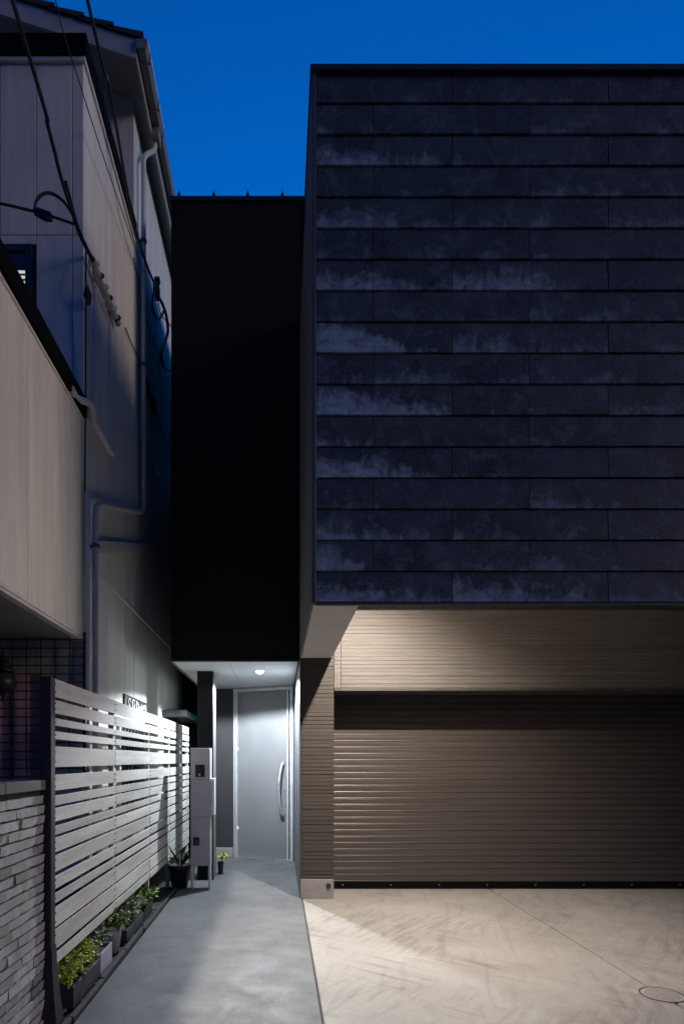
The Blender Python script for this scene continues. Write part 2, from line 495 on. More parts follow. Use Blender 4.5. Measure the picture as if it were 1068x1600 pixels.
# flank of the upper floor
flank = hpart('flank', MB().box(BX+.014, BX+.25, D1+.20, 12.0, ZS+.004, ZTOP-.05), M['trim_black'])
sme = None
m = MB().box(0, .014, .032, 2.44, .006, rh-.001, .002); sme = m.mesh('panel', M['flank'])
for r in range(ROWS):
    o = link('panel', sme, flank, (BX-.001, D1, RZ0 + r*rh)); o.color = (.3 if r % 2 else .15, 0, 0, 1)
hpart('roof', MB().box(BX+.2, BR, D1+.24, 12, ZTOP-.20, ZTOP-.12), M['trim_black'])
hpart('rear_wall', MB().box(BX+.26, BR, 11.8, 12, 0, ZTOP-.2).box(BR-.2, BR, D1+.21, 11.79, 0, ZTOP-.21), M['tower'])
# dropped porch soffit on the left, raised garage ceiling on the right
ZC = 3.34
hpart('dropped_soffit', MB().box(BX+.012, .552, D1+.021, DW-.002, ZS-.006, ZC+.02, .002)
      .box(BX+.012, .30, DW-.002, DT+.06, ZS-.006, ZC), M['soffit_warm'])
hpart('garage_ceiling', MB().box(.553, BR-.21, D1+.205, DW, ZC, ZC+.1), M['soffit_warm'])
# ribbed garage wall
def ribbed(x0, x1, z0, z1, pitch=.0405):
    prof = [(DW+.06, z0)]; z = z0
    while z < z1 - .002:
        p = min(pitch*random.choice((1, 1, 1, .98, 1.02)), z1-z); g = random.choice((.004, .005, .007)); d = random.choice((.003, .005, .007))
        prof += [(DW+d, z), (DW+d, z+g), (DW+random.uniform(0, .0015), z+g+.002), (DW+random.uniform(0, .0015), z+p-.001)]
        z += p
    prof += [(DW+.06, z1)]
    return MB().extr(prof, x0, x1)


XG0, XG1, ZL = .577, 5.4, 2.178
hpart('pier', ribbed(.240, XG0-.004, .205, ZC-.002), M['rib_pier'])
hpart('garage_wall', ribbed(XG0+.076, XG1, ZL+.03, ZC-.002), M['rib'])
hpart('wall_end_piece', ribbed(XG0+.001, XG0+.071, ZL+.03, ZC-.002), M['rib'])
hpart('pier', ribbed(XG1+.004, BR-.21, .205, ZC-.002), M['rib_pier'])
hpart('corner_bead', MB().box(.215, .238, DW-.006, DW+.055, .205, ZS-.01, .003), M['trim_dark'])
pl = hpart('plinth', MB().box(.222, XG0-.006, DW-.012, DS, 0, .203, .004), M['plinth'])
hpart('plinth', MB().box(XG1+.006, BR-.21, DW-.012, DS, 0, .203, .004), M['plinth'])
MB().tube([P(513, 1384, DW-.020), P(513, 1384, DW-.010)], .026, 14).obj('drain_hole', M['rubber'], pl)
hpart('jamb', MB().box(.245, XG0-.001, DW+.062, DS+.05, .204, ZC-.01), M['shutter_box'])
hpart('lintel', MB().box(XG0, XG1, DW+.062, DS+.05, ZL+.031, ZC-.01), M['shutter_box'])
hpart('lintel_trim', MB().box(XG0, XG1, DW-.014, DS-.06, ZL-.002, ZL+.028, .003), M['shutter_box'])
# roller shutter
sh = hpart('shutter', MB().box(XG0, XG1, DS+.035, DS+.06, .02, ZL+.02), M['shutter_box'])
SP = 9.95 * DS / F
prof = [(DS+.03, .001), (DS+.004, .001), (DS-.0035, .0025), (DS-.0045, .005), (DS-.001, .0125), (DS+.001, .0135),
        (DS, .022), (DS-.0005, SP*.6), (DS+.001, SP-.006), (DS+.004, SP-.0012), (DS+.03, SP-.0012)]
slm = MB().extr(prof, XG0+.03, XG1-.03).mesh('slat', M['shutter'])
z = .085; k = 0
while z < ZL + .02:
    link('slat', slm, sh, (0, random.uniform(-.0004, .0004), z)); z += SP; k += 1
MB().box(XG0+.03, XG1-.03, DS-.012, DS+.03, .016, .084, .004).obj('bottom_bar', M['deep_black'], sh)
bm_ = MB().tube([(0, 0, 0), (0, -.008, 0)], .0085, 10).mesh('bolt', M['bolt'])
for px in range(535, 1080, 75):
    link('bolt', bm_, sh, (XX(px, DS), DS-.012, .050))
for x0 in (XG0+.002, XG1-.030):
    MB().box(x0, x0+.028, DS-.03, DS+.034, .0, ZL-.004, .003).obj('guide_rail', M['shutter_box'], sh)
MB().box(XG0+.03, XG1-.03, DS-.006, DS+.03, .002, .015).obj('seal', M['rubber'], sh)
# tower with its white soffit
TX0 = -1.176
ZTT = ZZ(308, DT)
tw = hpart('tower', MB().box(TX0, BX+.010, DT, 11.5, ZS+.012, ZTT-.05), M['tower'])
hpart('tower_coping', MB().box(TX0-.015, BX+.6, DT-.02, 11.5, ZTT-.05, ZTT, .004), M['trim_black'])
sn = MB().box(-.016, .016, -.004, .03, 0, .035, .002).box(-.006, .006, .0, .008, .035, .065).mesh('snow_guard', M['trim_black'])
for px in (280, 334, 387, 441):
    link('snow_guard', sn, house, Vector((XX(px, DT), DT-.01, ZTT)) - HL)
sof = hpart('tower_soffit', MB().box(TX0+.012, -.556, DT+.004, 9.6, ZS, ZS+.010, .001), M['soffit'])
MB().box(-.553, .205, DT+.004, 9.6, ZS, ZS+.010, .001).obj('soffit_board', M['soffit'], sof)
hpart('soffit_drip', MB().box(TX0-.008, TX0+.010, DT-.004, 9.6, ZS-.014, ZS+.02, .002).box(TX0+.01, .206, DT-.006, DT+.003, ZS-.006, ZS+.011), M['trim_dark'])
hpart('column', MB().box(-.99, -.80, 7.35, 7.38, 0, ZS-.002, .004).box(-.99, -.806, 7.38, 7.64, 0, ZS-.002), M['tower'])
hpart('column_side', MB().box(-.805, -.795, 7.381, 7.65, 0, ZS-.002, .002), M['side_white'])
# entrance recess
hpart('entry_return', MB().box(.216, .245, DW+.056, 9.5, 0, ZS-.007), M['side_white'])
hpart('entry_wall', MB().box(-1.17, -.700, 9.16, 9.4, .14, ZS-.002), M['dark_wall'])
hpart('entry_step', MB().box(-1.17, -.695, 9.10, 9.4, 0, .137, .006), M['plinth'])
hpart('inner_wall', MB().box(-1.17, .6, 9.62, 9.8, 0, 3.0), M['tower'])
# angled door set
LD, RD = Vector((-.690, 9.13, 0)), Vector((.205, 8.76, 0))
u = (RD - LD).normalized(); nrm = Vector((u.y, -u.x, 0)); wdt = (RD - LD).length
ang = math.atan2(u.y, u.x)
dr = hpart('door', MB().box(.072, wdt-.115, .03, .075, .012, ZS-.065, .003), M['door'])
dr.location = LD - HL; dr.rotation_euler = (0, 0, ang)
fr = MB().box(0, .020, .0, .12, 0, ZS-.010, .002).box(.030, .066, -.006, .12, 0, ZS-.062, .002) \
    .box(wdt-.052, wdt-.006, -.006, .12, 0, ZS-.010, .002).box(wdt-.108, wdt-.082, .012, .12, 0, ZS-.062, .002) \
    .box(.021, wdt-.053, -.006, .12, ZS-.058, ZS-.010, .002)
fr.obj('frame', M['alu_frame'], dr)
MB().box(.02, wdt-.02, -.012, .12, 0, .010, .002).obj('threshold', M['alu'], dr)
MB().box(wdt-.080, wdt-.056, .03, .11, .01, ZS-.064).obj('reveal', M['trim_black'], dr)
hx = wdt - .165
hz0, hz1 = .63, 1.43
pts = [(hx+.012, -.012, hz1), (hx-.004, -.050, hz1-.08), (hx-.022, -.080, hz1-.25), (hx-.026, -.088, (hz0+hz1)/2), (hx-.018, -.080, hz0+.22), (hx-.004, -.050, hz0+.07), (hx+.016, -.012, hz0)]
h = MB().tube(catmull(pts, 5), [.010]+[.021]*29+[.010], 12)
hd = h.obj('handle', M['alu'], dr)
MB().tube([(hx+.012, .031, hz1-.03), (hx+.010, -.030, hz1-.045)], .011, 10).tube([(hx+.014, .031, hz0+.03), (hx+.010, -.030, hz0+.045)], .011, 10).obj('bracket', M['alu'], hd)
MB().box(hx+.010, hx+.030, .018, .032, 1.02, 1.12, .003).box(hx+.010, hx+.030, .018, .032, .78, .86, .003).obj('lock', M['alu'], dr)
for zz in (.35, 1.55):
    MB().tube([(.068, .02, zz), (.068, .02, zz+.11)], .010, 10).obj('hinge', M['alu'], dr)
# entrance downlight
EL = Vector((-.237, 7.36, ZS))
ring = MB().lathe([(.057, -.002), (.068, -.006), (.070, 0.), (.057, .0)], EL, 28).obj('downlight', M['alu'], house); ring.location = -HL
MB().lathe([(.001, -.034), (.020, -.032), (.038, -.022), (.048, -.008), (.052, .0), (.001, .0)], EL, 24).obj('lens', M['lamp'], ring)
batwing(lamp('entrance_lamp', EL + Vector((0, 0, -.05)), ENTRY_W, (.86, .94, 1.0), .035, 161, .16))
# downlight in the raised garage ceiling, behind the front edge
GL = Vector((.90, 4.95, ZC))
gr = MB().lathe([(.055, -.003), (.070, -.008), (.072, 0.), (.055, 0.)], GL, 28).obj('downlight', M['alu'], house); gr.location = -HL
MB().lathe([(.001, -.010), (.040, -.008), (.052, 0.), (.001, 0.)], GL, 24).obj('lens', M['lamp_warm'], gr)
lamp('garage_lamp', GL + Vector((0, 0, -.016)), GARAGE_W, (1.0, .885, .765), .03, 157, .72, (-.25, .25, -1))

# ------------------------------------------------------------------ the white neighbouring house
WX = -1.60
DH, DM, DE = 4.98, 6.72, 13.0
white = thing('white_house', 'pale sided neighbouring house with balcony, bay and tiled roof', 'house', (WX, DH, 0))
WL = Vector(white.location)


def wpart(name, mb, mat, parent=None):
    o = mb.obj(name, mat, parent or white)
    if parent is None: o.location = -WL
    return o


ZB = 7.16                                     # top of bay
side = wpart('side_wall', MB().box(WX-.30, WX-.012, DH+.05, DM, 0, ZB-.02).box(WX-.30, WX-.012, DM, DE, 0, 8.62), M['mortar'])
PS = .66
d = DH; k = 0
while d < DE - .1:
    e = min(d + PS, DE)
    if d < DM < e: e = DM
    ztop = ZB-.005 if d < DM - .01 else 8.60
    for z0, z1 in ((.02, 3.085), (3.115, ztop)):
        MB().box(WX-.012, WX, d+.004, e-.004, z0, z1, .002).obj('siding_panel', M['white_side'], side)
    d = e
wpart('belt_flashing', MB().box(WX-.010, WX+.014, DH, DE, 3.087, 3.113, .003), M['white_trim'])
front = wpart('bay_front', MB().box(-6.0, WX-.002, DH+.012, DH+.05, 0, ZB-.02), M['mortar'])
xe = [WX, XX(113, DH)]
while xe[-1] > -6: xe.append(xe[-1] - .295)
for a, b in zip(xe, xe[1:]):
    for z0, z1 in ((.02, 2.5), (4.0, ZZ(367, DH)-.003), (ZZ(367, DH)+.003, ZB-.005)):
        if z0 == 4.0 and a <= XX(56, DH) + .02 and b >= XX(-60, DH) - .3:
            for q0, q1 in ((4.0, 4.62), (5.68, z1)):
                MB().box(b+.003, a-.003, DH, DH+.012, q0, q1, .002).obj('siding_panel', M['white_side'], front)
            continue
        MB().box(b+.003, a-.003, DH, DH+.012, z0, z1, .002).obj('siding_panel', M['white_side'], front)
wpart('gable_wall', MB().box(-6.0, WX-.003, DM-.012, DM-.001, ZB+.15, 8.9), M['white_side'])
wpart('bay_coping', MB().box(-6.0, WX+.035, DH-.045, DH+.10, ZB+.035, ZB+.20, .004).box(WX-.09, WX+.035, DH+.10, DM-.02, ZB+.035, ZB+.20, .004), M['deep_black'])
wpart('bay_coping_strip', MB().box(-6.0, WX+.020, DH-.025, DH+.10, ZB-.004, ZB+.034, .003).box(WX-.09, WX+.020, DH+.10, DM-.02, ZB-.004, ZB+.034, .003), M['white_trim'])
wpart('bay_roof', MB().box(-6.0, WX-.09, DH+.10, DM-.013, ZB-.02, ZB+.08), M['trim_black'])
wpart('rear_wall', MB().box(-6, WX-.31, DE-.2, DE, 0, 8.6).box(-6.2, -6.0, DH+.05, DE, 0, 8.6), M['white_trim'])
# roof: rake towards the viewer, eave to the right
DR = 6.20; SL = .325
XE = -1.40; ZE = ZZ(56, DR)
def roofpt(x, dz): return ZE + (XE - x)*SL + dz


def slab(x0, x1, y0, y1, za, zb):
    return [(x0, y0, roofpt(x0, za)), (x1, y0, roofpt(x1, za)), (x1, y1, roofpt(x1, za)), (x0, y1, roofpt(x0, za)),
            (x0, y0, roofpt(x0, zb)), (x1, y0, roofpt(x1, zb)), (x1, y1, roofpt(x1, zb)), (x0, y1, roofpt(x0, zb))]


rf = wpart('roof', MB().hexa(slab(-6.2, XE-.05, DR+.03, DE+.3, -.16, -.055)), M['eaves'])
n = 16
for i in range(n):
    xa = XE - .30*i; xb = xa - .34
    MB().hexa([(xb, DR-.02, roofpt(xb, -.05)), (xa+.02, DR-.02, roofpt(xa, -.04)), (xa+.02, DE+.3, roofpt(xa, -.04)), (xb, DE+.3, roofpt(xb, -.05)),
               (xb, DR-.02, roofpt(xb, -.015)), (xa+.02, DR-.02, roofpt(xa, .022)), (xa+.02, DE+.3, roofpt(xa, .022)), (xb, DE+.3, roofpt(xb, -.015))]).obj('tile_course', M['tile'], rf)
wpart('barge_board', MB().hexa(slab(-6.2, XE-.055, DR, DR+.028, -.245, -.053)), M['barge'])
wpart('fascia', MB().box(XE-.075, XE-.052, DR+.03, DE+.3, ZE-.24, ZE-.075), M['barge'])


def gutter(y0, y1, dx, dz, s):
    pr = [(-.055*s, .05), (-.055*s, -.035), (-.03*s, -.055), (.035*s, -.055), (.055*s, -.03), (.062*s, .05), (.048*s, .05), (.044*s, -.022), (.03*s, -.043), (-.025*s, -.043), (-.044*s, -.025), (-.044*s, .05)]
    m = MB(); a = [m.bm.verts.new((XE+dx+x, y0, ZE+dz+zz)) for x, zz in pr]; b = [m.bm.verts.new((XE+dx+x, y1, ZE+dz+zz)) for x, zz in pr]
    k = len(pr)
    for i in range(k): m.bm.faces.new((a[i], a[(i+1) % k], b[(i+1) % k], b[i]))
    m.bm.faces.new(a[::-1]); m.bm.faces.new(b)
    m.box(XE+dx-.05*s, XE+dx+.055*s, y0-.004, y0+.004, ZE+dz-.05, ZE+dz+.045)
    return m


g1 = wpart('gutter', gutter(DR-.02, 7.05, .0, -.10, 1.0), M['gutter'])
MB().box(XE+.056, XE+.066, DR-.02, 7.05, ZE-.09, ZE-.045).obj('gutter_lip', M['white_trim'], g1)
for yy in (6.30, 6.75):
    MB().box(XE-.06, XE+.068, yy, yy+.018, ZE-.165, ZE-.155).box(XE+.064, XE+.070, yy, yy+.018, ZE-.165, ZE-.04).obj('gutter_strap', M['gutter'], g1)
wpart('gutter', gutter(7.12, DE+.2, .0, -.06, .85), M['gutter'])
wpart('gutter_hopper', MB().box(XE-.09, XE+.03, 6.93, 7.07, ZE-.28, ZE-.158, .006), M['gutter'])
PXX = -1.53
dp = wpart('downpipe', MB().tube(catmull([(XE-.03, 7.0, ZE-.27), (XE-.04, 7.0, ZE-.36), (PXX+.02, 6.90, ZE-.52), (PXX, 6.87, ZE-.62)], 5) +
           [(PXX, 6.87, 6.0), (PXX, 6.87, 4.40)] + catmull([(PXX, 6.87, 4.32), (PXX, 6.82, 4.24), (PXX, 6.75, 4.20)], 4) +
           [(PXX, 5.25, 3.66)] + catmull([(PXX, 5.16, 3.62), (PXX, 5.10, 3.57), (PXX, 5.07, 3.48)], 4) + [(PXX, 5.07, 2.0), (PXX, 5.07, .02)], .027, 10), M['pipe'])
for zz in (7.3, 5.9):
    MB().tube([(PXX, 6.87, zz), (PXX, 6.87, zz+.03)], .037, 10).box(WX, PXX, 6.86, 6.88, zz+.005, zz+.025).obj('pipe_clip', M['trim_dark'], dp)
MB().tube([(PXX, 5.07, 3.22), (PXX, 5.07, 3.25)], .037, 10).box(WX, PXX, 5.06, 5.08, 3.22, 3.245).obj('pipe_clip', M['trim_dark'], dp)
wpart('corner_pipe', MB().tube([(WX+.045, 4.93, 3.62), (WX+.045, 4.93, .02)], .022, 10), M['pipe'])
wpart('wall_duct', MB().hexa([(WX+.001, 5.20, 3.22), (WX+.05, 5.20, 3.22), (WX+.05, 8.1, 4.26), (WX+.001, 8.1, 4.26),
                              (WX+.001, 5.20, 3.33), (WX+.05, 5.20, 3.33), (WX+.05, 8.1, 4.32), (WX+.001, 8.1, 4.32)]), M['pipe'])
tag(MB().box(-1.588, -1.19, 10.0, 10.15, 0, 5.6).obj('gap_light_block', M['tower']), 'tall dark screen added to block sky light in the gap between the two houses', 'screen')  # added to keep the gap dark and stop sky light coming through
# windows
wd_ = wpart('window', MB().box(-2.95, XX(50, DH), DH-.012, DH+.011, 4.64, 4.69).box(-2.95, XX(50, DH), DH-.012, DH+.011, 5.62, 5.67)
            .box(XX(50, DH)-.05, XX(50, DH), DH-.013, DH+.0115, 4.69, 5.62), M['trim_black'])
MB().box(-2.95, XX(50, DH)-.05, DH+.005, DH+.009, 4.69, 5.62).obj('pane', M['glass_dark'], wd_)
for k in range(4):
    zc = ZZ(425 + k*8.2, DH)
    MB().box(XX(20, DH), XX(43, DH), DH-.004, DH+.003, zc-.011, zc+.011, .002).obj('blind_slat', M['blind'], wd_)
# shuttered window in the side wall
y0, y1 = 5.22, 5.72
z0, z1 = 4.37, 5.56
ws = wpart('window', MB().box(WX, WX+.03, y0, y1, z0, z0+.05, .004).box(WX, WX+.03, y1-.05, y1, z0+.05, z1-.05, .004)
           .box(WX, WX+.03, y0, y0+.05, z0+.05, z1-.05, .004), M['white_trim'])
MB().box(WX+.002, WX+.012, y0+.05, y1-.062, z0+.05, z1-.05).obj('shutter_leaf', M['white_side'], ws)
MB().box(WX+.002, WX+.006, y1-.062, y1-.05, z0+.05, z1-.05).obj('shadow_gap', M['trim_black'], ws)
MB().hexa([(WX, y0-.02, z0-.04), (WX+.05, y0-.02, z0-.05), (WX+.05, y1+.03, z0-.05), (WX, y1+.03, z0-.04),
           (WX, y0-.02, z0-.002), (WX+.05, y0-.02, z0-.014), (WX+.05, y1+.03, z0-.014), (WX, y1+.03, z0-.002)]).obj('sill', M['white_trim'], ws)
hp = [(WX+.05, 5.03, 5.60), (WX+.05, 5.16, 5.585), (WX+.04, 5.32, 5.61), (WX+.05, 5.48, 5.615), (WX+.04, 5.66, 5.645), (WX+.045, 5.87, 5.67)]
hd_ = MB().tube(catmull(hp, 4), [.030 + .008*math.sin(i*1.9) for i in range(21)], 8).obj('cable_cover', M['beige'], ws)
MB().box(WX, WX+.03, y0-.02, y1+.02, z1-.05, z1-.012, .004).obj('frame_head', M['white_trim'], ws)
for k in range(6):
    q = Vector(hp[0]).lerp(Vector(hp[-1]), (k+.5)/6)
    MB().tube([q+Vector((.0, -.03, -.045)), q+Vector((.03, 0, .01)), q+Vector((.0, .03, .05))], [.012, .02, .012], 6).obj('clip', M['cable'] if k % 2 else M['beige'], hd_)
# lower window with bars, nameplate, canopy, side door seen over and through the fence
y0, y1 = 6.0, 7.3
wl_ = wpart('window', MB().box(WX, WX+.03, y0, y1, .95, 1.0, .003).box(WX, WX+.03, y0, y1, 1.78, 1.83, .003).box(WX, WX+.03, y0, y0+.05, 1.0, 1.78).box(WX, WX+.03, y1-.05, y1, 1.0, 1.78), M['white_trim'])
MB().box(WX+.001, WX+.008, y0+.05, y1-.05, 1.0, 1.78).obj('pane', M['glass_dark'], wl_)
bar = MB().tube([(WX+.05, 0, .98), (WX+.05, 0, 1.82)], .008, 6).mesh('bar', M['trim_black'])
for k in range(9): link('bar', bar, wl_, (0, y0+.09+k*.14, 0))
wpart('side_canopy', MB().box(WX, -1.27, 8.30, 9.9, ZZ(1120, 8.3), ZZ(1109, 8.3), .005), M['trim_black'])
wpart('shade_band', MB().box(WX-.02, WX+.022, DH+.02, DE, 0, .62, .004).box(-6, WX-.021, DH-.02, DH+.0, 0, .45, .004), M['shade_band'])  # dark band added along the wall base, shade put into its colour
sd = wpart('side_door', MB().box(WX+.002, WX+.02, 8.5, 9.5, .05, 2.0), M['trim_black'])
MB().box(WX+.02, WX+.035, 8.44, 8.5, .05, 2.05).box(WX+.02, WX+.035, 9.5, 9.56, .05, 2.05).obj('frame', M['trim_dark'], sd)
# balcony
BZ0, BZ1 = ZZ(1000, DH-.02), ZZ(658, DH-.02)
DB = 2.9
bal = wpart('balcony', MB().box(WX-.12, WX-.012, DB+.02, DH-.03, BZ0+.05, BZ1-.01).box(-6, WX-.12, DB+.02, DB+.12, BZ0+.05, BZ1-.01).box(-6, WX-.12, DB+.12, DH-.002, BZ0+.05, BZ0+.2), M['mortar'])
for a, b in ((DB, XX(0, 1)*0+DX(44, WX)-PS*.98+.0), ):
    pass
bedges = [DB, 3.24, DX(44, WX), DX(104, WX), DH-.012]
for a, b in zip(bedges, bedges[1:]):
    MB().box(WX-.012, WX, a+.003, b-.003, BZ0+.045, BZ1, .002).obj('siding_panel', M['white_side'], bal)
k = 0; x = WX
while x > -5.9:
    MB().box(x-.45+.003, x-.003, DB+.006, DB+.018, BZ0+.045, BZ1, .002).obj('siding_panel', M['white_side'], bal); x -= .45
MB().box(WX-.03, WX+.010, DB-.01, DH-.012, BZ0+.018, BZ0+.044, .003).box(WX-.05, WX+.004, DB-.01, DH-.012, BZ0-.004, BZ0+.016, .003).obj('drip_edge', M['white_trim'], bal)
MB().box(-6, WX-.052, DB+.02, DH-.012, BZ0+.002, BZ0+.045).obj('underside', M['eaves'], bal)
MB().box(WX-.15, WX+.012, DB-.01, DH-.01, BZ1+.002, BZ1+.022, .003).obj('cap_flashing', M['white_trim'], bal)
MB().box(WX-.16, WX+.035, DB-.03, DH-.006, BZ1+.024, BZ1+.175, .005).box(-6, WX-.165, DB-.03, DB+.15, BZ1+.024, BZ1+.175, .005).obj('cap_rail', M['deep_black'], bal)
wpart('hose', MB().tube(catmull([P(108, 608, 4.60)+Vector((.02, 0, 0)), P(120, 622, 4.75), P(136, 632, 4.95)+Vector((.03, 0, 0)), P(146, 652, 5.15), P(152, 672, 5.32)+Vector((.01, 0, 0))], 6), .027, 10), M['pipe'])

# ------------------------------------------------------------------ under the balcony: trellis, mauve panel, lantern
tr = thing('wire_trellis', 'black wire grid trellis hung below the white balcony', 'trellis', (-2.4, 4.86, 1.2))
TL = Vector(tr.location)
za, zb = ZZ(1216, 4.86), ZZ(992, 4.86)
xa, xb = -3.4, XX(131, 4.86)
vb = MB().tube([(0, 0, 0), (0, 0, zb-za)], .0045, 5).mesh('wire', M['grid']); hb = MB().tube([(0, -.008, 0), (xb-xa, -.008, 0)], .0055, 5).mesh('wire', M['grid'])
x = xb
while x > xa:
    link('wire', vb, tr, Vector((x, 4.86, za)) - TL); x -= 22.3*4.86/F
z = za + .01
while z < zb:
    link('wire', hb, tr, Vector((xa, 4.86, z)) - TL); z += 13.4*4.86/F
MB().box(xb-.004, xb+.018, 4.85, 4.872, za-.02, zb+.02).obj('frame', M['grid'], tr).location = -TL
sb = MB()
prev = None
cols = 26
for i in range(cols):
    xx0 = -3.3 + i*(1.45/cols); xx1 = xx0 + 1.45/cols
    o0 = .018*math.sin(i*1.7); o1 = .018*math.sin((i+1)*1.7)
    sb.hexa([(xx0, 4.915+o0, .2), (xx1, 4.915+o1, .2), (xx1, 4.925+o1, .2), (xx0, 4.925+o0, .2), (xx0, 4.915+o0, 2.15), (xx1, 4.915+o1, 2.15), (xx1, 4.925+o1, 2.15), (xx0, 4.925+o0, 2.15)])
bmesh.ops.remove_doubles(sb.bm, verts=sb.bm.verts[:], dist=.0001)
tag(sb.obj('hanging_cloth', M['curtain']), 'mauve hanging cloth behind the black wire trellis', 'cloth')
ln = thing('wall_lantern', 'black pointed carriage lantern in front of the wire trellis at the left edge', 'lantern', P(5, 1050, 4.72))
MB().lathe([(.004, .165), (.010, .13), (.03, .085), (.055, .045), (.095, .015), (.098, .005), (.06, .0)], n=6, smooth=False).obj('roof', M['trim_black'], ln)
MB().lathe([(.058, 0), (.060, -.02), (.095, -.055), (.100, -.10), (.075, -.14), (.03, -.16), (.012, -.19), (.004, -.24)], n=14).obj('body', M['trim_black'], ln)
MB().tube([(0, 0, .02), (0, .06, .10), (0, .13, .06)], .010, 6).obj('arm', M['trim_black'], ln)

# ------------------------------------------------------------------ garden wall of split bricks
gw = thing('garden_wall', 'low grey split brick garden wall beside the dark fence post', 'wall', (-1.272, 2.27, 0))
GX = 0.0
MB().box(-.15, -.026, -1.4, 1.02, -.05, 1.335).obj('mortar', M['mortar'], gw)
bms = []
for L in (.42, .33, .24):
    for v_ in range(2):
        m = MB().box(-.04, 0, .0035, L-.0025, 0, .0415)
        bmesh.ops.subdivide_edges(m.bm, edges=[e for e in m.bm.edges if abs((e.verts[0].co-e.verts[1].co).y) > .1], cuts=4)
        for v in m.bm.verts:
            if v.co.x > -.01: v.co.x += random.uniform(-.006, .003)
            v.co.z += random.uniform(-.0025, .0025)
        bms.append((L, m.mesh('brick', M['brick'])))
row = 0; z = .01
while z < 1.25:
    y = -.55 - random.uniform(0, .2)
    while y < 1.0:
        L, me = random.choice(bms)
        if y + L > 1.00: L, me = bms[0]; sy = (1.02 - y) / L
        else: sy = 1
        o = link('brick', me, gw, (random.uniform(-.003, .006), y, z)); o.rotation_euler = (0, random.uniform(-.02, .02), random.uniform(-.01, .01)); o.scale = (1, sy, 1)
        y += L*sy
    z += .0525
for k in range(5):
    MB().box(-.16, .012, -1.4+k*.485, -1.4+k*.485+.48, 1.29, 1.345, .005).obj('coping_stone', M['plinth_dark'], gw)

# ------------------------------------------------------------------ slatted fence
FX = -1.25
fence = thing('slat_fence', 'tall grey horizontal slat fence along the left of the path', 'fence', (FX, 3.4, 0))
FL = Vector(fence.location)
E_ = [(1059.4, 1089), (1091.7, 1114), (1121, 1134), (1141, 1155), (1164.8, 1199), (1210.5, 1237), (1243, 1259.7), (1262.5, 1285), (1290.6, 1306),
      (1310, 1334), (1338, 1365), (1371, 1392), (1397.5, 1414), (1420, 1452), (1455, 1487.5), (1491.7, 1510)]
dn = DX(84, FX)
segs = [(dn, DX(180.5, FX)), (DX(180.5, FX), DX(234.5, FX)), (DX(234.5, FX), DX(266, FX)), (DX(266, FX), DX(295.5, FX))]
for i, (ya, yb) in enumerate(E_):
    z1, z0 = ZZ(ya, dn), ZZ(yb, dn)
    for j, (s0, s1) in enumerate(segs):
        L = s1 - s0
        m = MB().box(-.010, 0, .0012, L-.0012, .002, z1-z0-.002, .0012)
        o = m.obj('slat', M['slat'], fence)
        o.location = Vector((FX + random.uniform(-.002, .002), s0, z0 + random.uniform(-.002, .002))) - FL
        o.rotation_euler = (random.uniform(-.0012, .0012), 0, 0)
ztop = ZZ(1060, dn)
sw = MB()
for ya, yb in E_:
    zc = (ZZ(ya, dn)+ZZ(yb, dn))/2; hh = (ZZ(ya, dn)-ZZ(yb, dn))*.22
    for q in [dn+.03] + [x+dx for x in (segs[1][0], segs[2][0], segs[3][0]) for dx in (-.022, .022)] + [segs[3][1]-.03]:
        for e in ((-hh, hh) if hh > .013 else (0,)):
            sw.tube([(FX-.003, q, zc+e), (FX+.0022, q, zc+e)], .0045, 6)
o = sw.obj('screws', M['rubber'], fence); o.location = -FL; o['kind'] = 'stuff'
lp = MB().box(-.050, -.012, -.02, .025, -.1, ztop-.01, .003).mesh('post', M['slat'])
for s in (dn+.03, segs[1][0], segs[2][0], segs[3][0], segs[3][1]-.03):
    link('post', lp, fence, Vector((FX, s, 0)) - FL)
ep = MB().box(-1.300, -1.238, dn-.068, dn-.004, -.1, ztop+.004, .004).obj('end_post', M['post'], fence); ep.location = -FL
b_ = MB()
prof_ = [(.035, .42), (.040, .30), (.055, .16), (.075, .02), (.082, -.03)]
pv = None
for hw, zz in prof_:
    q = [b_.bm.verts.new((-1.269+sx*(hw if sx > 0 else .032), dn-.034+sy*(hw if sy < 0 else .036), zz)) for sx, sy in ((-1, -1), (1, -1), (1, 1), (-1, 1))]
    if pv:
        for i in range(4): b_.bm.faces.new((pv[i], pv[(i+1) % 4], q[(i+1) % 4], q[i]))
    pv = q
b_.bm.faces.new(pv)
b_.obj('post_shoe', M['post'], fence).location = -FL

# ------------------------------------------------------------------ letterbox tower
ml = thing('letterbox_tower', 'slim grey letterbox tower on two legs in front of the black column', 'letterbox', (-.87, 6.78, 0))
X0, X1, Z0, Z1 = -.115, .100, .272, 1.586
DL = 6.78
zA, zB_ = ZZ(1218, DL), ZZ(1277, DL)
for a, b in ((Z0, zB_-.002), (zB_+.002, zA-.002), (zA+.002, Z1)):
    MB().box(X0, X1, 0, .19, a, b, .003).obj('panel', M['mail'], ml)
MB().box(X0+.012, X1-.012, .012, .18, Z0+.01, Z1-.01).obj('core', M['trim_black'], ml)
for x in (X0, X1-.022):
    MB().box(x, x+.022, .005, .16, 0, Z0, .002).obj('leg', M['alu'], ml)
ic = MB().box(X0+.052, X0+.152, -.014, -.0005, ZZ(1214, DL), ZZ(1195, DL), .003).obj('intercom', M['screen'], ml)
MB().tube([(X0+.096, -.013, ZZ(1202, DL)), (X0+.096, -.018, ZZ(1202, DL))], .014, 14).obj('camera_lens', M['glass_dark'], ic)
MB().tube([(X0+.100, -.013, ZZ(1210.5, DL)), (X0+.100, -.019, ZZ(1210.5, DL))], .010, 14).obj('call_button', M['mail_white'], ic)
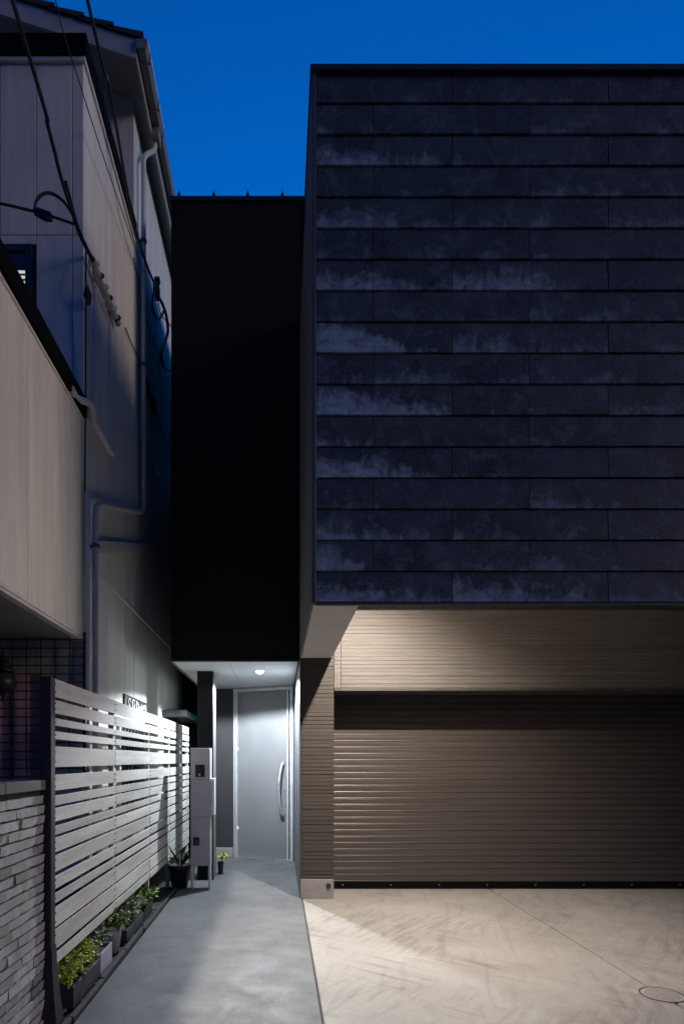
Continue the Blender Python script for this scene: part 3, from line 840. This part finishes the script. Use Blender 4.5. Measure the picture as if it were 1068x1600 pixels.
so = MB().box(X0+.030, X0+.096, -.010, -.0005, ZZ(1321, DL), ZZ(1308, DL), .002).obj('socket_cover', M['screen'], ml)
MB().box(X0+.052, X0+.078, -.016, -.009, ZZ(1319, DL), ZZ(1313, DL), .002).obj('socket', M['trim_dark'], so)
MB().box(X1-.016, X1-.002, -.004, -.0005, Z1-.026, Z1-.006).obj('badge', M['mail_white'], ml)
MB().box(X1+.001, X1+.045, .03, .17, ZZ(1273, DL+.1), ZZ(1216, DL+.1), .004).obj('parcel_box', M['mail_white'], ml)

# ------------------------------------------------------------------ inspection cover
ic_ = thing('inspection_cover', 'small round inspection cover set in the driveway joint', 'cover', (XX(1034, 3.76), 3.76, 0))
MB().lathe([(.128, -.05), (.128, .002), (.124, .004), (.119, .002), (.119, -.05)], n=36).obj('ring', M['kerb'], ic_)
cv = MB().lathe([(.1165, -.05), (.116, .002), (.112, .004), (.001, .004)], n=36)
for i in range(-6, 7):
    for j in range(-6, 7):
        if (i*i+j*j)*.016**2 < .099**2:
            x_, y_ = i*.016, j*.016
            cv.box(x_-.005, x_+.005, y_-.005, y_+.005, .0035, .0065)
cv.obj('lid', M['cover'], ic_)

# ------------------------------------------------------------------ plants
def leaf(m, p, d, up, L, W, bend=.3):
    d = d.normalized(); s = d.cross(up)
    s = s.normalized() if s.length > 1e-4 else d.orthogonal().normalized()
    n_ = s.cross(d).normalized()
    a = p; b = p + d*L*.5 + s*W*.5 + n_*L*.06; c = p + d*L*.5 - s*W*.5 + n_*L*.06; e = p + d*L - n_*L*bend; mid = p + d*L*.5
    va = [m.bm.verts.new(x) for x in (a, b, e, c, mid)]
    m.bm.faces.new((va[0], va[1], va[4])); m.bm.faces.new((va[1], va[2], va[4])); m.bm.faces.new((va[2], va[3], va[4])); m.bm.faces.new((va[3], va[0], va[4]))


def bush(m, c, rad, n_, L, W):
    c = Vector(c)
    # clumps of leaves so that the crown shows gaps
    cl = [Vector((random.gauss(0, .55)*rad[0], random.gauss(0, .55)*rad[1], random.uniform(-.3, 1)*rad[2])) for _ in range(max(4, n_//16))]
    for _ in range(n_):
        q = random.choice(cl)
        d = Vector((random.gauss(0, 1), random.gauss(0, 1), random.gauss(.5, .8)))
        d.normalize()
        p = c + q + d*random.uniform(.0, .3)*min(rad)
        k = random.uniform(.7, 1.3)
        leaf(m, p, d, Vector((random.gauss(0, .3), random.gauss(0, .3), 1)), L*k, W*k, random.uniform(0, .4))
    return m


def pot_round(parent, r0, r1, h, mat):
    o = MB().lathe([(r0, 0), (r1*.93, h*.82), (r1, h*.84), (r1*1.02, h), (r1*.93, h), (r1*.9, h-.03), (.005, h-.03)], n=24).obj('pot', mat, parent)
    MB().lathe([(r1*.88, h-.032), (r1*.88, h-.022), (.004, h-.018)], n=20).obj('soil', M['soil'], o)
    return o


def trough(parent, lx, ly, h, mat):
    t_ = .012
    o = MB().box(-lx, -lx+t_, -ly, ly, 0, h, .003).box(lx-t_, lx, -ly, ly, 0, h, .003).box(-lx+t_, lx-t_, -ly, -ly+t_, 0, h-.001).box(-lx+t_, lx-t_, ly-t_, ly, 0, h-.001).box(-lx+t_, lx-t_, -ly+t_, ly-t_, 0, .02).obj('trough', mat, parent)
    MB().box(-lx+t_, lx-t_, -ly+t_, ly-t_, .02, h-.025).obj('soil', M['soil'], o)
    return o


t = thing('sedum_trough', 'dark trough of bright yellow green sedum nearest the front post', 'planter', (-1.275, 3.80, 0), 'plants in a row under the fence')
trough(t, .080, .26, .13, M['pot_dark'])
m = MB()
for k in range(5): bush(m, (random.uniform(-.02, .02), -.21+k*.10, .155+.012*k), (.070, .065, .060), 420, .021, .017)
m.obj('foliage', M['leaf_bright'], t)
t = thing('ivy_trough', 'dark variegated ivy in a lilac grey trough behind the sedum', 'planter', (-1.275, 4.22, 0), 'plants in a row under the fence')
trough(t, .080, .14, .15, M['pot_lilac'])
m = MB()
bush(m, (-.01, -.06, .19), (.08, .08, .07), 260, .035, .026); bush(m, (.0, .06, .20), (.08, .07, .07), 220, .035, .026)
m.obj('foliage', M['leaf_pale'], t)
t = thing('potted_plant', 'leafy green plant in a tall tapered lilac grey pot under the fence', 'potted plant', (-1.268, 4.60, 0), 'plants in a row under the fence')
pot_round(t, .055, .085, .21, M['pot_lilac'])
m = MB(); bush(m, (0, 0, .23), (.09, .09, .06), 170, .06, .03); m.obj('foliage', M['leaf_mid'], t)
t = thing('herb_trough', 'dark trough of pale round leaved herbs beneath the middle of the fence', 'planter', (-1.28, 5.12, 0), 'plants in a row under the fence')
trough(t, .075, .30, .10, M['pot_dark'])
m = MB()
for k in range(4): bush(m, (random.uniform(-.02, .02), -.22+k*.14, .16), (.08, .08, .09), 200, .042, .032)
m.obj('foliage', M['leaf_pale'], t)
t = thing('lettuce_trough', 'low trough of soft light green leaves at the far end of the row', 'planter', (-1.285, 5.66, 0), 'plants in a row under the fence')
trough(t, .07, .17, .10, M['pot_dark'])
m = MB()
for k in range(3): bush(m, (0, -.1+k*.1, .15), (.07, .07, .08), 150, .055, .035)
m.obj('foliage', M['leaf_mid'], t)
t = thing('spiky_plant', 'round black pot with thin spiky leaves standing by the letterbox', 'potted plant', (-1.135, 6.95, 0))
p_ = pot_round(t, .088, .130, .26, M['pot_black'])
m = MB()
for k in range(22):
    a = random.uniform(0, 6.28); el = random.uniform(.5, 1.3); L = random.uniform(.16, .36)
    d = Vector((math.cos(a)*math.cos(el), math.sin(a)*math.cos(el), math.sin(el)))
    leaf(m, Vector((d.x*.03, d.y*.03, .23)), d, Vector((0, 0, 1)), L, .016, random.uniform(0, .35))
m.obj('foliage', M['leaf_dark'], t)
t = thing('small_plant', 'small bright plant in a narrow grey pot at the foot of the column', 'potted plant', (-.745, 7.74, 0))
pot_round(t, .028, .040, .16, M['pot_dark'])
m = MB(); bush(m, (.01, 0, .19), (.045, .045, .05), 46, .06, .026); m.obj('foliage', M['leaf_bright'], t)

# nameplate with white scrollwork over the fence
npl = thing('scroll_sign', 'black plate with white scrollwork on the white wall above the fence', 'sign', (WX, 6.75, 2.05))
MB().box(.001, .02, -.52, .52, -.085, .085, .004).obj('plate', M['trim_black'], npl)
for k in range(5):
    c0 = -.36 + k*.18; pts = []
    for q in range(13):
        a = q/12*math.pi*(1.6+.3*(k % 3)); r_ = .055*(1-.45*q/12)
        pts.append((.026, c0 + math.cos(a+k)*r_*1.2, math.sin(a+k)*r_))
    MB().tube(pts, .0085, 5).obj('scroll', M['white_paint'], npl)

# ------------------------------------------------------------------ overhead cables
CG = 'black service cables strung to the white house'


def cable(pts, r, label, k=6):
    return tag(MB().tube(catmull(pts, k), r, 7).obj('service_cable', M['cable']), label, 'cable', CG)


def PW(px, py, X):            # point of the plane x = X seen at px,py
    D = DX(px, X); return P(px, py, D)


c1 = cable([(-1.42, -6, 7.9), (-1.50, -1, 6.62), P(20, 0, 3.45), P(76, 200, 4.06), P(98, 285, 4.40), P(121, 352, 4.72), PW(134, 384, WX+.05)], .013,
           'thick sagging black cable running down to the bracket at the bay corner')
cable([P(98, 285, 4.42)+Vector((.02, 0, 0)), P(118, 345, 4.72), P(128, 372, 4.86), PW(146, 408, WX+.07)], .017, 'short doubled black cable sleeve entering the beige window header')
cable([(-1.40, -6, 9.6), (-1.45, 0, 8.0), PW(137, 0, -1.48), PW(170, 130, -1.48), PW(205, 330, -1.48), PW(228, 410, -1.48), PW(241, 442, -1.50)], .014,
      'black cable in front of the gable wall ending at the grey clamp')
cable([(-1.40, -6, 8.2), (-1.45, 0, 7.0), (-1.48, 3.0, 6.6), PW(84, -10, -1.5), PW(96, 40, -1.5), PW(115, 100, -1.5), PW(160, 240, -1.51), PW(215, 400, -1.52), PW(226, 430, -1.53)], .0045,
      'thin black wire in front of the bay side, slimmest of the cables')
cable([P(-60, 312, 4.5), P(0, 318, 4.55), P(40, 327, 4.6), P(68, 334, 4.62), P(116, 350, 4.7)], .010, 'black cable crossing the bay front from the left edge to the bay corner')
cable([P(55, 330, 4.61), P(57, 315, 4.60), P(66, 304, 4.6), P(80, 302, 4.62), P(98, 313, 4.65), P(112, 332, 4.69), P(119, 350, 4.71)], .012,
      'black drip loop arching above the cable connectors')
cn = thing('cable_connector', 'pair of black spindle connectors on the cable before the bay front', 'connector', P(69, 335, 4.6))
for dx, dz in ((0, .012), (.008, -.028)):
    MB().tube([(-.08+dx, 0, dz+.028), (-.05+dx, 0, dz+.022), (-.0+dx, 0, dz), (.045+dx, 0, dz-.012), (.06+dx, 0, dz-.014)], [.007, .017, .021, .017, .007], 8).obj('sleeve', M['cable'], cn)
cl = thing('cable_clamp', 'grey cable clamp on the white wall beside the black tower', 'clamp', PW(244, 448, -1.50))
MB().tube([(0, -.05, .05), (0, .03, -.02), (0, .10, -.10)], [.03, .045, .028], 8).obj('body', M['beige'], cl)
MB().tube([(.02, -.06, .07), (.02, .0, .03)], .035, 8).obj('clip', M['cable'], cl)
cable([PW(241, 455, -1.5), PW(238, 478, -1.5), PW(246, 500, -1.49), PW(253, 492, -1.49), PW(257, 484, -1.49)], .014, 'short black loop hanging just below the grey clamp')
cable([PW(246, 460, -1.5), PW(256, 480, -1.48), PW(261, 500, -1.48), PW(262, 520, -1.47), PW(254, 545, -1.47), PW(252, 560, -1.47), PW(258, 576, -1.47), PW(266, 581, -1.46)], .019,
      'thick black loop hanging beside the black tower')
cable([PW(196, 512, WX+.02), PW(207, 540, WX+.02), PW(219, 566, WX+.02), PW(229, 600, WX+.02), PW(240, 632, WX+.02), PW(252, 668, WX+.02), PW(264, 702, WX+.02)], .007,
      'thin black wire pinned low across the side wall by the downpipe')
for px, py, lab in ((230, 606, 'upper of the two black wire anchor knobs by the downpipe'), (239, 632, 'lower of the two black wire anchor knobs by the downpipe')):
    p = PW(px, py, WX+.03)
    tag(MB().tube([p+Vector((0, -.10, .07)), p, p+Vector((0, .10, -.05))], [.012, .038, .014], 8).obj('wire_anchor', M['cable']),
        lab, 'anchor', 'wire anchors on the side wall')
cable([PW(135, 390, WX+.05), PW(134, 430, WX+.05), PW(136, 462, WX+.05), PW(134.5, 480, WX+.04), PW(134, 620, WX+.03), PW(133, 760, WX+.03), PW(133, 900, WX+.03)], .008,
      'black wire running straight down the bay corner')
p = PW(137, 461, WX+.05)
tag(MB().tube([p+Vector((0, -.02, .06)), p, p+Vector((0, .03, -.06))], [.014, .034, .016], 8).obj('wire_anchor', M['cable']), 'black insulator knob on the wire at the bay corner', 'anchor')

# finer tangle of wires round the clamp and a vent hood on the side wall
cable([PW(247, 470, -1.5), PW(252, 492, -1.49), PW(264, 506, -1.47), PW(267, 510, -1.46)], .007, 'thin wire fanning out from the grey clamp towards the tower')
cable([PW(255, 545, -1.47), PW(249, 562, -1.47), PW(251, 584, -1.47), PW(260, 594, -1.47), PW(265, 588, -1.46)], .0055, 'thin pale loop of wire hanging lowest beside the black tower')
cable([PW(209, 402, WX+.015), PW(216, 440, WX+.015), PW(222, 478, WX+.02), PW(236, 520, WX+.02), PW(250, 556, WX+.02)], .005, 'thin wire stapled across the side wall from the bay end')
vh = MB().lathe([(.062, -.03), (.066, .0), (.060, .03), (.035, .055), (.005, .062)], n=16)
bmesh.ops.rotate(vh.bm, verts=vh.bm.verts[:], cent=(0, 0, 0), matrix=Matrix.Rotation(R(90), 3, 'Y'))
bmesh.ops.translate(vh.bm, verts=vh.bm.verts[:], vec=(WX+.03, 7.9, 5.2))
wpart('vent_hood', vh, M['white_trim'])
